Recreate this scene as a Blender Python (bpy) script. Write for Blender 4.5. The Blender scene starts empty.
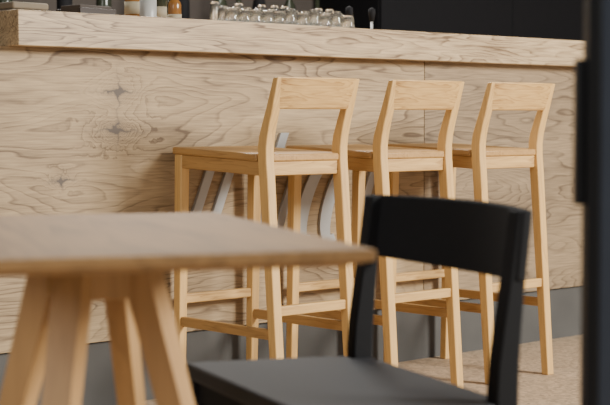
import bpy, bmesh, math, random
from mathutils import Vector, Matrix
random.seed(4)
S = bpy.context.scene
COL = S.collection

# ---------------------------------------------------------------- materials
def new_mat(name):
    m = bpy.data.materials.new(name); m.use_nodes = True
    nt = m.node_tree
    b = nt.nodes['Principled BSDF']
    return m, nt, b

def lin(c):
    return tuple(((v/255)/12.92 if v/255 <= .04045 else ((v/255+.055)/1.055)**2.4) for v in c)+(1,)

def wood(name, light, dark, grain=(1, 8, 8), K=9.0, fine=60, rough=.5, contrast=1.0, knots=(), scale=1.0, line=.5, bump=.15, fibre=.55, blotch=0.0, detail=3.5):
    m, nt, b = new_mat(name)
    N, L = nt.nodes, nt.links
    tc = N.new('ShaderNodeTexCoord')
    mp = N.new('ShaderNodeMapping'); mp.inputs['Scale'].default_value = [g*scale for g in grain]
    L.new(tc.outputs['Object'], mp.inputs['Vector'])
    n1 = N.new('ShaderNodeTexNoise'); n1.inputs['Scale'].default_value = 1.0
    n1.inputs['Detail'].default_value = detail; n1.inputs['Roughness'].default_value = .45
    n1.inputs['Distortion'].default_value = .2
    L.new(mp.outputs[0], n1.inputs['Vector'])
    val = n1.outputs['Fac']
    dark_extra = None
    for (kx, ky, kz, sx, sz, amp) in knots:
        sub = N.new('ShaderNodeVectorMath'); sub.operation = 'SUBTRACT'
        L.new(tc.outputs['Object'], sub.inputs[0]); sub.inputs[1].default_value = (kx, ky, kz)
        nn = N.new('ShaderNodeTexNoise'); nn.inputs['Scale'].default_value = 34; nn.inputs['Detail'].default_value = 4; L.new(tc.outputs['Object'], nn.inputs['Vector'])
        wob = N.new('ShaderNodeVectorMath'); wob.operation = 'MULTIPLY_ADD'
        L.new(nn.outputs['Color'], wob.inputs[0]); wob.inputs[1].default_value = (.06, 0, .04); 
        off = N.new('ShaderNodeVectorMath'); off.operation = 'SUBTRACT'; L.new(sub.outputs[0], off.inputs[0]); off.inputs[1].default_value = (.030, 0, .020)
        L.new(off.outputs[0], wob.inputs[2])
        mu = N.new('ShaderNodeVectorMath'); mu.operation = 'MULTIPLY'
        L.new(wob.outputs[0], mu.inputs[0]); mu.inputs[1].default_value = (1/sx, 0, 1/sz)
        ln = N.new('ShaderNodeVectorMath'); ln.operation = 'LENGTH'; L.new(mu.outputs[0], ln.inputs[0])
        sq = N.new('ShaderNodeMath'); sq.operation = 'MULTIPLY'
        L.new(ln.outputs['Value'], sq.inputs[0]); sq.inputs[1].default_value = -1.2
        ex = N.new('ShaderNodeMath'); ex.operation = 'EXPONENT'; L.new(sq.outputs[0], ex.inputs[0])
        ma = N.new('ShaderNodeMath'); ma.operation = 'MULTIPLY_ADD'
        L.new(ex.outputs[0], ma.inputs[0]); ma.inputs[1].default_value = amp; L.new(val, ma.inputs[2])
        val = ma.outputs[0]
        pw = N.new('ShaderNodeMath'); pw.operation = 'POWER'; L.new(ex.outputs[0], pw.inputs[0]); pw.inputs[1].default_value = 2.4
        sp = N.new('ShaderNodeSeparateXYZ'); L.new(wob.outputs[0], sp.inputs[0])
        cs = pw.outputs[0]
        for ax, wd, pwr in ((2, .0035, 1.0), (0, .0035, 1.0)):
            ab = N.new('ShaderNodeMath'); ab.operation = 'ABSOLUTE'; L.new(sp.outputs[ax], ab.inputs[0])
            dv = N.new('ShaderNodeMath'); dv.operation = 'MULTIPLY'; L.new(ab.outputs[0], dv.inputs[0]); dv.inputs[1].default_value = -1/wd
            e2 = N.new('ShaderNodeMath'); e2.operation = 'EXPONENT'; L.new(dv.outputs[0], e2.inputs[0])
            p2 = N.new('ShaderNodeMath'); p2.operation = 'POWER'; L.new(ex.outputs[0], p2.inputs[0]); p2.inputs[1].default_value = pwr
            mm = N.new('ShaderNodeMath'); mm.operation = 'MULTIPLY'; L.new(e2.outputs[0], mm.inputs[0]); L.new(p2.outputs[0], mm.inputs[1])
            m3 = N.new('ShaderNodeMath'); m3.operation = 'MULTIPLY_ADD'; L.new(mm.outputs[0], m3.inputs[0]); m3.inputs[1].default_value = 2.6; L.new(cs, m3.inputs[2])
            cs = m3.outputs[0]
        if dark_extra is None: dark_extra = cs
        else:
            ad = N.new('ShaderNodeMath'); ad.operation = 'ADD'
            L.new(dark_extra, ad.inputs[0]); L.new(cs, ad.inputs[1]); dark_extra = ad.outputs[0]
    mk = N.new('ShaderNodeMath'); mk.operation = 'MULTIPLY'; L.new(val, mk.inputs[0]); mk.inputs[1].default_value = K
    fr = N.new('ShaderNodeMath'); fr.operation = 'FRACT'; L.new(mk.outputs[0], fr.inputs[0])
    cr = N.new('ShaderNodeValToRGB')
    e = cr.color_ramp.elements
    e[0].position = 0; e[0].color = (.15, .15, .15, 1)
    e[1].position = 1; e[1].color = (0, 0, 0, 1)
    for p, v in ((.35, .25), (.7, line+.2), (.86, 1.0)):
        q = e.new(p); q.color = (v, v, v, 1)
    L.new(fr.outputs[0], cr.inputs[0])
    mp2 = N.new('ShaderNodeMapping')
    mg = min(grain)
    mp2.inputs['Scale'].default_value = [fine*(.05 if g == mg else 1.0) for g in grain]
    L.new(tc.outputs['Object'], mp2.inputs['Vector'])
    n2 = N.new('ShaderNodeTexNoise'); n2.inputs['Scale'].default_value = 1.5; n2.inputs['Detail'].default_value = 3
    L.new(mp2.outputs[0], n2.inputs['Vector'])
    mixv = N.new('ShaderNodeMath'); mixv.operation = 'MULTIPLY_ADD'
    L.new(n2.outputs['Fac'], mixv.inputs[0]); mixv.inputs[1].default_value = fibre
    s2 = N.new('ShaderNodeMath'); s2.operation = 'MULTIPLY'; L.new(cr.outputs[0], s2.inputs[0]); s2.inputs[1].default_value = .7*contrast
    n3 = N.new('ShaderNodeTexNoise'); n3.inputs['Scale'].default_value = 2.2; n3.inputs['Detail'].default_value = 4
    L.new(mp.outputs[0], n3.inputs['Vector'])
    mr = N.new('ShaderNodeMapRange'); mr.inputs[1].default_value = .35; mr.inputs[2].default_value = .65
    mr.inputs[3].default_value = .35; mr.inputs[4].default_value = 1.1
    L.new(n3.outputs['Fac'], mr.inputs[0])
    s3 = N.new('ShaderNodeMath'); s3.operation = 'MULTIPLY'; L.new(s2.outputs[0], s3.inputs[0]); L.new(mr.outputs[0], s3.inputs[1])
    s4 = N.new('ShaderNodeMath'); s4.operation = 'MULTIPLY_ADD'; L.new(n3.outputs['Fac'], s4.inputs[0]); s4.inputs[1].default_value = blotch; L.new(s3.outputs[0], s4.inputs[2])
    L.new(s4.outputs[0], mixv.inputs[2])
    sb = N.new('ShaderNodeMath'); sb.operation = 'SUBTRACT'; sb.use_clamp = True
    L.new(mixv.outputs[0], sb.inputs[0]); sb.inputs[1].default_value = .27*fibre+.3*blotch
    out = sb.outputs[0]
    mx = N.new('ShaderNodeMix'); mx.data_type = 'RGBA'
    L.new(out, mx.inputs[0]); mx.inputs[6].default_value = lin(light); mx.inputs[7].default_value = lin(dark)
    colr = mx.outputs[2]
    if dark_extra is not None:
        cl = N.new('ShaderNodeMath'); cl.operation = 'MULTIPLY'; cl.use_clamp = True
        L.new(dark_extra, cl.inputs[0]); cl.inputs[1].default_value = .75
        m2 = N.new('ShaderNodeMix'); m2.data_type = 'RGBA'
        L.new(cl.outputs[0], m2.inputs[0]); L.new(colr, m2.inputs[6]); m2.inputs[7].default_value = lin((84, 72, 62))
        colr = m2.outputs[2]
    L.new(colr, b.inputs['Base Color'])
    b.inputs['Roughness'].default_value = rough
    bp = N.new('ShaderNodeBump'); bp.inputs['Strength'].default_value = bump; bp.inputs['Distance'].default_value = .001
    L.new(out, bp.inputs['Height']); L.new(bp.outputs[0], b.inputs['Normal'])
    return m

def plain(name, col, rough=.5, metal=0, noise=.12, nscale=20, spec=.5, trans=0, ior=1.45):
    m, nt, b = new_mat(name)
    N, L = nt.nodes, nt.links
    tc = N.new('ShaderNodeTexCoord')
    n = N.new('ShaderNodeTexNoise'); n.inputs['Scale'].default_value = nscale; n.inputs['Detail'].default_value = 4
    L.new(tc.outputs['Object'], n.inputs['Vector'])
    mx = N.new('ShaderNodeMix'); mx.data_type = 'RGBA'
    c = lin(col)
    mx.inputs[6].default_value = tuple(v*(1-noise) for v in c[:3])+(1,)
    mx.inputs[7].default_value = tuple(min(1, v*(1+noise)) for v in c[:3])+(1,)
    L.new(n.outputs['Fac'], mx.inputs[0]); L.new(mx.outputs[2], b.inputs['Base Color'])
    b.inputs['Roughness'].default_value = rough; b.inputs['Metallic'].default_value = metal
    b.inputs['Specular IOR Level'].default_value = spec
    b.inputs['Transmission Weight'].default_value = trans; b.inputs['IOR'].default_value = ior
    return m

oakL, oakD = (216, 174, 108), (158, 116, 64)
M_leg = wood('oak_along_height', oakL, oakD, grain=(12, 12, .8), K=10, contrast=.6, line=.3, fine=90)
M_x = wood('oak_along_width', oakL, (142, 100, 52), grain=(1.4, 12, 22), K=13, contrast=1.05, line=.35, fine=90, fibre=.8)
M_y = wood('oak_along_depth', (184, 142, 84), (130, 92, 50), grain=(18, 1.4, 18), K=12, contrast=.8, line=.3, fine=90)
M_ttop = wood('oak_table_top', (162, 124, 76), (104, 76, 44), grain=(9, .8, 9), K=10, contrast=.7, rough=.65)
M_tleg = wood('oak_table_leg', (184, 144, 92), (134, 98, 58), grain=(9, 9, .9), K=6, contrast=.5)
knots = [(2.79, 3.9, .968, .056, .038, .42), (2.785, 3.9, .850, .066, .036, .42), (2.58, 3.9, .70, .035, .018, .22)]
pL, pD = (184, 158, 120), (96, 75, 52)
M_panel = wood('pale_fir_panel', pL, pD, grain=(.65, 1, 3.8), K=34, contrast=1.0, knots=knots, rough=.65, line=.2, fine=120, fibre=1.0, blotch=.5)
M_panel2 = wood('pale_fir_panel_second', (160, 137, 106), (90, 72, 52), grain=(.65, 1, 4.0), K=34, contrast=1.0, rough=.65, line=.2, fine=120, fibre=1.0, blotch=.5)
M_slab = wood('pale_fir_counter', (208, 180, 140), (102, 78, 52), grain=(.9, 7, 9), K=24, contrast=1.1, rough=.5, line=.25, fine=120, fibre=1.0, blotch=.3)
M_black = plain('black_stained_wood', (22, 22, 24), rough=.8, nscale=60, spec=.25)
M_seatblack = plain('charcoal_stained_seat', (40, 40, 43), rough=.65, nscale=60, spec=.35)
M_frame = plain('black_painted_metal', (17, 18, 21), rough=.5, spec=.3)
M_framelit = plain('frame_metal_lit_face', (58, 65, 77), rough=.5, spec=.3)  # lit copy of the frame metal, light on the face put into the colour
M_plinth = plain('grey_stone_plinth', (80, 78, 75), rough=.8, noise=.3, nscale=5, spec=.3)
M_steel = plain('brushed_steel', (172, 171, 168), rough=.4, metal=.25, noise=.08, nscale=30)
M_glass = plain('clear_glass', (245, 247, 247), rough=.02, trans=.97, noise=.01, spec=.9)
M_dark = plain('dark_wall_paint', (68, 60, 54), rough=.8)
M_darker = plain('near_black_laminate', (23, 22, 24), rough=.75, spec=.2)
M_ceil = plain('ceiling_paint', (120, 116, 110), rough=.9)
M_white = plain('grey_enamel', (158, 157, 153), rough=.35)
M_green = plain('dark_green_glass', (44, 47, 36), rough=.15)
M_amber = plain('amber_glass', (124, 84, 42), rough=.15)
M_label = plain('paper_label', (150, 140, 118), rough=.8)
M_brown = plain('dark_brown_lacquer', (48, 38, 32), rough=.4)
M_cloth = plain('beige_linen', (118, 106, 90), rough=.9)

def floor_mat():
    m, nt, b = new_mat('beige_terrazzo')
    N, L = nt.nodes, nt.links
    tc = N.new('ShaderNodeTexCoord')
    v = N.new('ShaderNodeTexVoronoi'); v.inputs['Scale'].default_value = 75
    L.new(tc.outputs['Object'], v.inputs['Vector'])
    n = N.new('ShaderNodeTexNoise'); n.inputs['Scale'].default_value = 2.5; n.inputs['Detail'].default_value = 6
    L.new(tc.outputs['Object'], n.inputs['Vector'])
    r = N.new('ShaderNodeValToRGB')
    e = r.color_ramp.elements
    e[0].color = lin((166, 140, 110)); e[1].color = lin((192, 166, 136))
    L.new(n.outputs['Fac'], r.inputs[0])
    bw_ = N.new('ShaderNodeRGBToBW'); L.new(v.outputs['Color'], bw_.inputs[0])
    mx = N.new('ShaderNodeMix'); mx.data_type = 'RGBA'; mx.blend_type = 'MULTIPLY'; mx.inputs[0].default_value = .55
    L.new(r.outputs[0], mx.inputs[6]); L.new(bw_.outputs[0], mx.inputs[7])
    hs = N.new('ShaderNodeHueSaturation'); hs.inputs['Value'].default_value = 1.25; hs.inputs['Saturation'].default_value = .95
    L.new(mx.outputs[2], hs.inputs['Color'])
    L.new(hs.outputs[0], b.inputs['Base Color']); b.inputs['Roughness'].default_value = .6
    return m
M_floor = floor_mat()

# ---------------------------------------------------------------- mesh helpers
def finish(name, bm, mat, parent=None, bevel=0, smooth=False, segs=2):
    bmesh.ops.recalc_face_normals(bm, faces=bm.faces)
    me = bpy.data.meshes.new(name); bm.to_mesh(me); bm.free()
    if mat: me.materials.append(mat)
    o = bpy.data.objects.new(name, me); COL.objects.link(o)
    if parent: o.parent = parent
    if bevel:
        md = o.modifiers.new('bevel', 'BEVEL'); md.width = bevel; md.segments = segs; md.limit_method = 'ANGLE'
        md.angle_limit = math.radians(40)
    if smooth or bevel:
        for p in me.polygons: p.use_smooth = True
        if bevel and not smooth:
            try:
                me.set_sharp_from_angle(angle=math.radians(35))
            except Exception: pass
    return o

def loft(name, secs, mat, parent=None, bevel=.003, ang=0):
    bm = bmesh.new(); rings = []
    c, s = math.cos(ang), math.sin(ang)
    for x, y, z, wx, wy in secs:
        r = []
        for a, b in ((-1, -1), (1, -1), (1, 1), (-1, 1)):
            px, py = a*wx/2, b*wy/2
            r.append(bm.verts.new((x+px*c-py*s, y+px*s+py*c, z)))
        rings.append(r)
    for i in range(len(rings)-1):
        for k in range(4):
            bm.faces.new((rings[i][k], rings[i][(k+1) % 4], rings[i+1][(k+1) % 4], rings[i+1][k]))
    bm.faces.new(rings[0]); bm.faces.new(rings[-1])
    return finish(name, bm, mat, parent, bevel)

def box(name, lo, hi, mat, parent=None, bevel=0):
    bm = bmesh.new()
    bmesh.ops.create_cube(bm, size=1)
    for v in bm.verts:
        v.co = Vector([(lo[i]+hi[i])/2+v.co[i]*(hi[i]-lo[i]) for i in range(3)])
    return finish(name, bm, mat, parent, bevel)

def beam(name, p, q, th, h, mat, parent=None, bevel=.003):
    p, q = Vector(p), Vector(q)
    d = (q-p).normalized(); side = d.cross(Vector((0, 0, 1))).normalized(); up = side.cross(d)
    bm = bmesh.new(); rs = []
    for c in (p, q):
        rs.append([bm.verts.new(c+side*a*th/2+up*b*h/2) for a, b in ((-1, -1), (1, -1), (1, 1), (-1, 1))])
    for k in range(4): bm.faces.new((rs[0][k], rs[0][(k+1) % 4], rs[1][(k+1) % 4], rs[1][k]))
    bm.faces.new(rs[0]); bm.faces.new(rs[1])
    return finish(name, bm, mat, parent, bevel)

def prism(name, pts, z0, z1, mat, parent=None, bevel=.004, slope=0):
    bm = bmesh.new()
    a = [bm.verts.new((x, y, z0+slope*y)) for x, y in pts]; b = [bm.verts.new((x, y, z1+slope*y)) for x, y in pts]
    n = len(pts)
    for k in range(n): bm.faces.new((a[k], a[(k+1) % n], b[(k+1) % n], b[k]))
    bm.faces.new(a); bm.faces.new(b)
    return finish(name, bm, mat, parent, bevel)

def lathe(name, prof, mat, parent=None, n=28, loc=(0, 0, 0), smooth=True):
    bm = bmesh.new(); rings = []
    for r, z in prof:
        if r < 1e-5: rings.append([bm.verts.new((loc[0], loc[1], loc[2]+z))])
        else: rings.append([bm.verts.new((loc[0]+r*math.cos(2*math.pi*k/n), loc[1]+r*math.sin(2*math.pi*k/n), loc[2]+z)) for k in range(n)])
    for i in range(len(rings)-1):
        A, B = rings[i], rings[i+1]
        for k in range(n):
            k2 = (k+1) % n
            if len(A) == 1 and len(B) == 1: continue
            if len(A) == 1: bm.faces.new((A[0], B[k], B[k2]))
            elif len(B) == 1: bm.faces.new((A[k], A[k2], B[0]))
            else: bm.faces.new((A[k], A[k2], B[k2], B[k]))
    return finish(name, bm, mat, parent, 0, True)

def empty(name, loc, rz=0, label=None, cat=None, group=None):
    o = bpy.data.objects.new(name, None); COL.objects.link(o)
    o.empty_display_size = .1
    o.location = loc; o.rotation_euler = (0, 0, rz)
    if label: o['label'] = label
    if cat: o['category'] = cat
    if group: o['group'] = group
    return o

def tag(o, label, cat, group=None):
    o['label'] = label; o['category'] = cat
    if group: o['group'] = group
    return o

def structure(o):
    o['kind'] = 'structure'; o['category'] = o.name.split('_')[0]
    return o

# ---------------------------------------------------------------- seat furniture
def interp(tab, z):
    for (z0, y0), (z1, y1) in zip(tab, tab[1:]):
        if z <= z1: return y0+(y1-y0)*(z-z0)/(z1-z0)
    return tab[-1][1]

def make_seat(root, W, D, zs, ztop, foot_back, foot_front, lean, panel_h, leg, mats, stool):
    mleg, mx_, my_, mseat = mats
    sl = .038 if stool else .02
    ts = .022 if stool else .028
    hx = W/2-leg/2; yb = -D/2+leg/2+.002; yf = D/2-leg/2-.002
    up = ztop-zs
    tab = [(0, yb-foot_back), (zs-.08, yb-foot_back*.10), (zs-.03, yb-.001), (zs+.01, yb), (zs+up*.2, yb-lean*.08),
           (zs+up*.4, yb-lean*.3), (zs+up*.6, yb-lean*.55), (ztop, yb-lean)]
    wtab = [(0, leg*.80), (zs-.08, leg*1.06), (zs+.03, leg*1.10), (zs+up*.5, leg*.85), (ztop, leg*.60)]
    for sx in (-1, 1):
        loft('leg', [(sx*hx, y, z, leg*.92, interp(wtab, z)) for z, y in tab], mleg, root)
    for sx in (-1, 1):
        loft('leg', [(sx*hx, yf+foot_front, 0, leg*.8, leg*.78), (sx*hx, yf, zs-ts+sl*yf, leg*.95, leg)], mleg, root)
    ntch = leg*1.02
    ov = .003 if stool else .001
    w = W/2+ov; f = D/2+ov*2; bk = -D/2+.004
    pts = [(-w, f), (-w, bk+ntch), (-w+ntch, bk+ntch), (-w+ntch, bk), (w-ntch, bk), (w-ntch, bk+ntch), (w, bk+ntch), (w, f)]
    prism('seat', pts, zs-ts, zs, mseat, root, .005, sl)
    ah = .042 if stool else .038
    za = zs-ts-ah/2
    beam('apron', (-hx, yf, za+sl*yf), (hx, yf, za+sl*yf), .02, ah, mx_, root)
    beam('apron', (-hx, yb, za+sl*yb), (hx, yb, za+sl*yb), .02, ah, mx_, root)
    for sx in (-1, 1):
        beam('apron', (sx*(hx+.004), yb, za+sl*yb), (sx*(hx+.004), yf, za+sl*yf), .02, ah, my_, root)
    if stool:
        z1, z2 = .25, .32
        fy = lambda z: yf+foot_front*(1-z/(zs-.022))
        for sx in (-1, 1):
            beam('stretcher', (sx*hx, interp(tab, z1), z1), (sx*hx, fy(z1), z1), .018, .030, my_, root)
        beam('stretcher', (-hx, interp(tab, z2), z2), (hx, interp(tab, z2), z2), .018, .030, mx_, root)
        beam('stretcher', (-hx, fy(z2), z2), (hx, fy(z2), z2), .018, .030, mx_, root)
    bm = bmesh.new(); n = 18; rings = []
    bul = .022 if stool else .055
    ext = .30 if stool else .52
    th = .018
    for i in range(n+1):
        u = -1+2*i/n; x = u*(hx+leg*ext); r = []
        rise = 0 if stool else .008*(1-u*u)
        for z, t in ((ztop-panel_h-rise, -.5), (ztop-panel_h-rise, .5), (ztop+.001+rise*.2, .5), (ztop+.001+rise*.2, -.5)):
            y = interp(tab, z) - bul*(1-u*u) + t*th - (0 if stool else .004)
            r.append(bm.verts.new((x, y, z)))
        rings.append(r)
    for i in range(n):
        for k in range(4): bm.faces.new((rings[i][k], rings[i][(k+1) % 4], rings[i+1][(k+1) % 4], rings[i+1][k]))
    bm.faces.new(rings[0]); bm.faces.new(rings[-1])
    finish('backrest', bm, mx_, root, .004, segs=3)

st = empty('bar_stool', (3.140, 3.640, 0), 0)
make_seat(st, .335, .438, .790, 1.007, .062, .020, .062, .092, .0355, (M_leg, M_x, M_y, M_y), True)
labels = ['light oak bar stool with curved backrest, close to the wooden table',
          'light oak bar stool with curved backrest, standing between two others',
          'light oak bar stool with curved backrest, close to the black door']
tag(st, labels[0], 'stool', 'oak bar stools at the counter')
for i, x in enumerate((3.616, 4.083)):
    c = st.copy(); COL.objects.link(c); c.location = (x, 3.640, 0); c['label'] = labels[i+1]
    for chd in list(st.children):
        k = chd.copy(); k.parent = c; COL.objects.link(k)

ch = empty('dining_chair', (1.7575, 1.8330, 0), math.radians(71.1), 'matte black wooden chair with curved backrest, facing the table', 'chair')
make_seat(ch, .545, .35, .452, .744, .05, .015, .028, .108, .036, (M_black, M_black, M_black, M_seatblack), False)

# ---------------------------------------------------------------- table
tb = empty('dining_table', (1.259, 1.817, 0), math.radians(-25.1), 'light wood table on four splayed legs, beside a black chair', 'table')
bm = bmesh.new()
hx, hy = .2765, .4075
def rr(hx, hy, r, z):
    out = []
    for cx, cy, a0 in ((hx-r, hy-r, 0), (-hx+r, hy-r, 90), (-hx+r, -hy+r, 180), (hx-r, -hy+r, 270)):
        for k in range(5):
            a = math.radians(a0+k*22.5); out.append(bm.verts.new((cx+r*math.cos(a), cy+r*math.sin(a), z)))
    return out
R = [rr(hx-.035, hy-.035, .004, .702), rr(hx-.001, hy-.001, .005, .7115), rr(hx, hy, .005, .713), rr(hx, hy, .005, .7235), rr(hx-.0015, hy-.0015, .004, .725)]
n = len(R[0])
for i in range(4):
    for k in range(n): bm.faces.new((R[i][k], R[i][(k+1) % n], R[i+1][(k+1) % n], R[i+1][k]))
bm.faces.new(R[0]); bm.faces.new(R[-1])
finish('table_top', bm, M_ttop, tb)
LA = 57
blk = box('mounting_block', (-.064, -.064, .634), (.064, .064, .702), M_tleg, tb, .002)
blk.rotation_euler = (0, 0, math.radians(LA-45))
for q in range(4):
    a = math.radians(LA+90*q)
    cx, cy = math.cos(a), math.sin(a)
    wt, wb = ((.034, .024), (.058, .038), (.046, .034), (.056, .038))[q]
    rt = (.068, .062, .066, .062)[q]
    loft('leg', [(cx*.25, cy*.25, 0, .030, wb), (cx*rt, cy*rt, .702, .042, wt)], M_tleg, tb, .001, a)

# ---------------------------------------------------------------- bar
bar = empty('bar_counter', (0, 0, 0), 0, 'wooden bar front of pale boards over a grey stone plinth', 'counter')
box('front_panel', (1.2, 3.90, .205), (4.157, 3.94, 1.096), M_panel, bar, .001)
box('front_panel', (4.160, 3.90, .205), (6.6, 3.94, 1.096), M_panel2, bar, .001)
box('plinth', (1.2, 3.915, 0), (6.6, 4.0, .203), M_plinth, bar)
box('counter_body', (1.2, 3.941, .205), (6.6, 4.45, 1.094), M_brown, bar)
tag(box('countertop', (2.40, 3.84, 1.096), (6.6, 4.55, 1.199), M_slab, None, .003), 'thick pale wood slab countertop on the bar front', 'countertop')

def stroke(pts, w=.036, dep=.012):
    bm = bmesh.new(); F = []; B = []
    P = [Vector(p) for p in pts]
    for i, p in enumerate(P):
        t = (P[min(i+1, len(P)-1)]-P[max(i-1, 0)]).normalized(); nrm = Vector((-t.y, t.x))
        if len(P) == 2: nrm = Vector((-1, 0))
        ww = w/2*(1.0 if len(P) == 2 else .6+.5*math.sin(math.pi*i/(len(P)-1)))
        F.append([bm.verts.new((p.x+nrm.x*ww*s, -dep, p.y+nrm.y*ww*s)) for s in (-1, 1)])
        B.append([bm.verts.new((p.x+nrm.x*ww*s, 0, p.y+nrm.y*ww*s)) for s in (-1, 1)])
    for i in range(len(P)-1):
        bm.faces.new((F[i][0], F[i][1], F[i+1][1], F[i+1][0])); bm.faces.new((B[i][0], B[i][1], B[i+1][1], B[i+1][0]))
        for s in (0, 1): bm.faces.new((F[i][s], F[i+1][s], B[i+1][s], B[i][s]))
    for i in (0, -1): bm.faces.new((F[i][0], F[i][1], B[i][1], B[i][0]))
    o = finish('sign_letter', bm, M_steel, None, .001)
    o.location = (0, 3.90, 0)
    tag(o, 'raised slanted steel letter mounted on the wooden bar front', 'sign letter', 'steel letters on the bar front')
    return o
def arc(cx, cz, rx, rz, a0, a1):
    k = 18
    return [(cx+rx*math.cos(math.radians(a0+(a1-a0)*i/k))+.38*rz*math.sin(math.radians(a0+(a1-a0)*i/k)),
             cz+rz*math.sin(math.radians(a0+(a1-a0)*i/k))) for i in range(k+1)]
stroke([(3.070, .545), (3.165, .77)])
stroke([(3.155, .545), (3.250, .77)])
stroke([(3.325, .50), (3.465, .84)])
stroke([(3.430, .50), (3.541, .77)])
stroke(arc(3.615, .605, .055, .135, 80, 290), w=.046)
stroke(arc(3.725, .605, .055, .135, 95, 290), w=.046)
stroke([(3.805, .50), (3.930, .80)])

# ---------------------------------------------------------------- things on the bar
Z = 1.199
protos = []
for h, r in ((.062, .021), (.050, .025), (.082, .018)):
    t = .002
    protos.append([lambda h=h, r=r, t=t: lathe('drinking_glass', [(r-t, 0), (r, 0), (r*.97, h*.3), (r*.82, h*.97), (r*.76, h), (0, h), (0, h-.007), (r*.8-t, h-.009), (r-t, 0)], M_glass), None])
def tumbler(x, y, kind):
    p = protos[kind]
    if p[1] is None: p[1] = p[0](); o = p[1]
    else: o = p[1].copy(); COL.objects.link(o)
    o.location = (x, y, Z)
    tag(o, 'clear drinking glass turned upside down on the counter', 'glass', 'glasses on the counter')
for r_ in range(3):
    for k in range(11):
        tumbler(3.275+k*.053+r_*.026+random.uniform(-.001, .001), 3.94+r_*.075+random.uniform(-.003, .003), random.choice(((1, 1, 0), (1, 0, 0), (0, 2, 2))[r_]))

def bottle(x, y, mat, h, r, label, z=Z, group=None):
    e_ = empty('bottle', (x, y, z), 0, label, 'bottle', group)
    lathe('bottle_body', [(0, 0), (r, 0), (r, h*.58), (r*.85, h*.66), (r*.38, h*.76), (r*.36, h*.97), (0, h*.97)], mat, e_)
    lathe('paper_label', [(r+.0006, h*.15), (r+.0008, h*.15), (r+.0008, h*.30), (r+.0006, h*.30)], M_label, e_)
    lathe('cap', [(0, h*.96), (r*.42, h*.96), (r*.42, h*1.0), (0, h*1.0)], M_steel, e_)
bottle(3.18, 4.12, M_amber, .115, .022, 'small amber glass bottle with paper label on the counter')
bottle(3.235, 4.20, M_green, .125, .021, 'small dark green glass bottle with paper label on the counter')
bottle(3.14, 4.30, M_amber, .28, .028, 'amber glass bottle beside a grey canister')
bottle(3.30, 4.36, M_green, .26, .028, 'dark green glass bottle beside the drinking glasses')
cn = empty('canister', (3.085, 4.14, Z), 0, 'grey enamel canister with lid on the counter', 'canister')
lathe('canister_body', [(0, 0), (.026, 0), (.028, .01), (.028, .09), (0, .09)], M_white, cn)
lathe('lid', [(0, .088), (.030, .088), (.030, .10), (.01, .105), (.01, .12), (0, .122)], M_steel, cn)
tr = empty('napkin_holder', (2.84, 4.14, Z), .1, 'dark brown wooden napkin holder on the counter', 'napkin holder')
box('holder_base', (-.075, -.06, 0), (.075, .06, .016), M_brown, tr, .002)
box('holder_side', (-.075, -.06, .016), (.075, -.05, .036), M_brown, tr, .002)
box('holder_side', (-.075, .05, .016), (.075, .06, .036), M_brown, tr, .002)
box('napkin_stack', (-.065, -.048, .016), (.065, .048, .046), M_dark, tr, .002)
fc = empty('folded_towel', (2.60, 4.16, Z), .05, 'stack of folded beige towels on the counter', 'towel')
for k in range(2):
    box('towel_fold', (-.07+.004*k, -.07, .022*k), (.07-.003*k, .07, .022*k+.0215), M_cloth, fc, .006)
for i, (x, y) in enumerate(((3.93, 4.06), (4.045, 4.06), (3.90, 4.20))):
    t = empty('beer_tap', (x, y, Z), 0, 'small black tap handle on a steel stem at the counter', 'tap', 'tap handles on the counter')
    lathe('stem', [(0, 0), (.014, 0), (.014, .006), (.005, .01), (.005, .05), (0, .05)], M_steel, t)
    lathe('handle', [(0, .045), (.007, .045), (.014, .075), (.013, .09), (0, .097)], M_darker, t)
bw = lathe('bowl', [(0, 0), (.03, 0), (.05, .02), (.06, .05), (.057, .05), (.047, .023), (.028, .005), (0, .005)], M_steel)  # added shape standing in for a pale reflected glint
bw.location = (5.55, 4.12, Z); tag(bw, 'small steel dish standing in for a reflected glint on the counter', 'bowl')

# ---------------------------------------------------------------- back bar units
def cabinet(name, x0, x1, mat, label, y0=6.2, y1=6.7, h=1.9):
    e_ = empty(name, (x0, y0, 0), 0, label, 'cabinet')
    w = x1-x0
    box('cabinet_body', (0, .02, 0), (w, y1-y0, h), mat, e_, .003)
    nd = 3
    for k in range(nd):
        box('cabinet_door', (k*w/nd+.002, 0, .08), ((k+1)*w/nd-.002, .019, h-.02), mat, e_, .001)
    return e_
cabinet('back_cabinet', 2.2, 6.55, M_dark, 'dark brown cabinet against the wall behind the bar', y0=6.5, y1=6.9)
cabinet('back_cabinet', 6.0, 9.3, M_darker, 'near-black cabinet against the wall behind the bar', y0=5.95, y1=6.45)
sb_ = empty('sideboard', (2.4, 5.8, 0), 0, 'low dark sideboard with bottles standing on it', 'sideboard')
box('sideboard_body', (0, 0, 0), (3.4, .5, 1.20), M_brown, sb_, .003)
box('sideboard_top', (-.01, -.02, 1.20), (3.41, .5, 1.23), M_dark, sb_, .003)
mats_ = [M_green, M_amber, M_darker, M_white, M_green, M_amber]
labs_ = ['dark green bottle on the sideboard', 'amber bottle on the sideboard', 'black bottle with label on the sideboard', 'grey bottle on the sideboard', 'dark green bottle on the sideboard', 'amber bottle on the sideboard']
xs_ = [3.55, 3.7, 4.05, 4.2, 4.62, 4.74, 4.9, 5.06, 5.24, 5.36, 5.6]
for i, x in enumerate(xs_):
    k = (i*5+1) % 6 if i % 2 else i % 6
    bottle(x, 5.98+.05*(i % 3), mats_[k], (.36, .31, .40)[i % 3], .036, labs_[k], 1.23, 'bottles on the sideboard')

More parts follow.
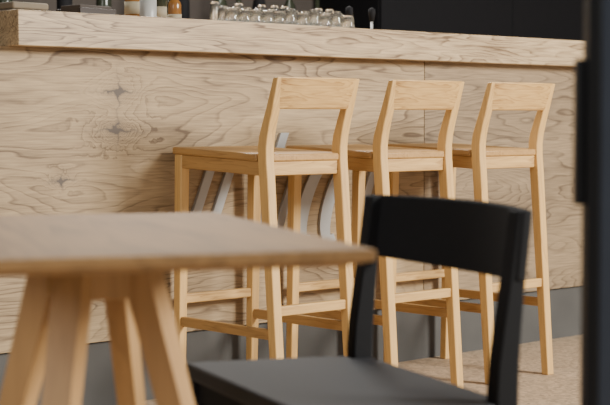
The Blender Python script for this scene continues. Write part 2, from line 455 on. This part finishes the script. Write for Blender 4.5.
# ---------------------------------------------------------------- room
structure(box('floor', (-3, -3, -.1), (11, 7.1, 0), M_floor))
structure(box('wall_back', (-3, 7.0, 0), (11, 7.1, 3.2), M_dark))
structure(box('wall_right', (10.9, 1.2, 0), (11, 7.0, 3.2), M_dark))
structure(box('wall_left', (-3, 3.0, 0), (-2.9, 7.0, 3.2), M_dark))
structure(box('ceiling', (-3, 2.6, 3.2), (11, 7.1, 3.3), M_ceil))

F = Vector((.6748, .7380)); Rr = Vector((.7380, -.6748))
p = F*1.9+Rr*.380
dr = empty('door_1', (p.x, p.y, 0), math.radians(-42.44)); structure(dr)
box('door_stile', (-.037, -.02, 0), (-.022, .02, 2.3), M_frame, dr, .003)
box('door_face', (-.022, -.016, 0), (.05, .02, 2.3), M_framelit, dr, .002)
box('lock_case', (-.050, -.010, .779), (-.037, .010, .957), M_frame, dr, .002)

# ---------------------------------------------------------------- light
w = bpy.data.worlds.new('sky'); S.world = w; w.use_nodes = True
bg = w.node_tree.nodes['Background']
bg.inputs[0].default_value = (.98, .98, .97, 1); bg.inputs[1].default_value = .42
def area(name, loc, target, size, sy, power, col):
    l = bpy.data.lights.new(name, 'AREA'); l.shape = 'RECTANGLE'; l.size = size; l.size_y = sy; l.energy = power; l.color = col
    o = bpy.data.objects.new(name, l); COL.objects.link(o); o.location = loc
    o.rotation_euler = (Vector(target)-Vector(loc)).to_track_quat('-Z', 'Y').to_euler()
    return o
area('window_daylight', (-2.2, 1.6, 2.4), (3.6, 3.7, .6), 1.8, 1.8, 75, (1, .99, .95))
area('facade_daylight', (5.4, -1.6, 2.9), (3.8, 3.7, .7), 1.6, 1.6, 740, (1, .98, .92))
area('glassware_fill', (3.7, 4.9, 2.6), (3.7, 4.3, 1.2), 1.6, .2, 80, (1, .97, .92))  # added fill to brighten the glasses, no real fixture above the bar

# ---------------------------------------------------------------- camera
cd = bpy.data.cameras.new('camera'); cam = bpy.data.objects.new('camera', cd); COL.objects.link(cam)
cam.location = (0, 0, .883)
cam.rotation_euler = (math.radians(90-3.05), 0, math.radians(-42.44))
cd.sensor_width = 36; cd.lens = 91.5
cd.dof.use_dof = True; cd.dof.focus_distance = 4.8; cd.dof.aperture_fstop = 5.2
cd.clip_start = .05
S.camera = cam
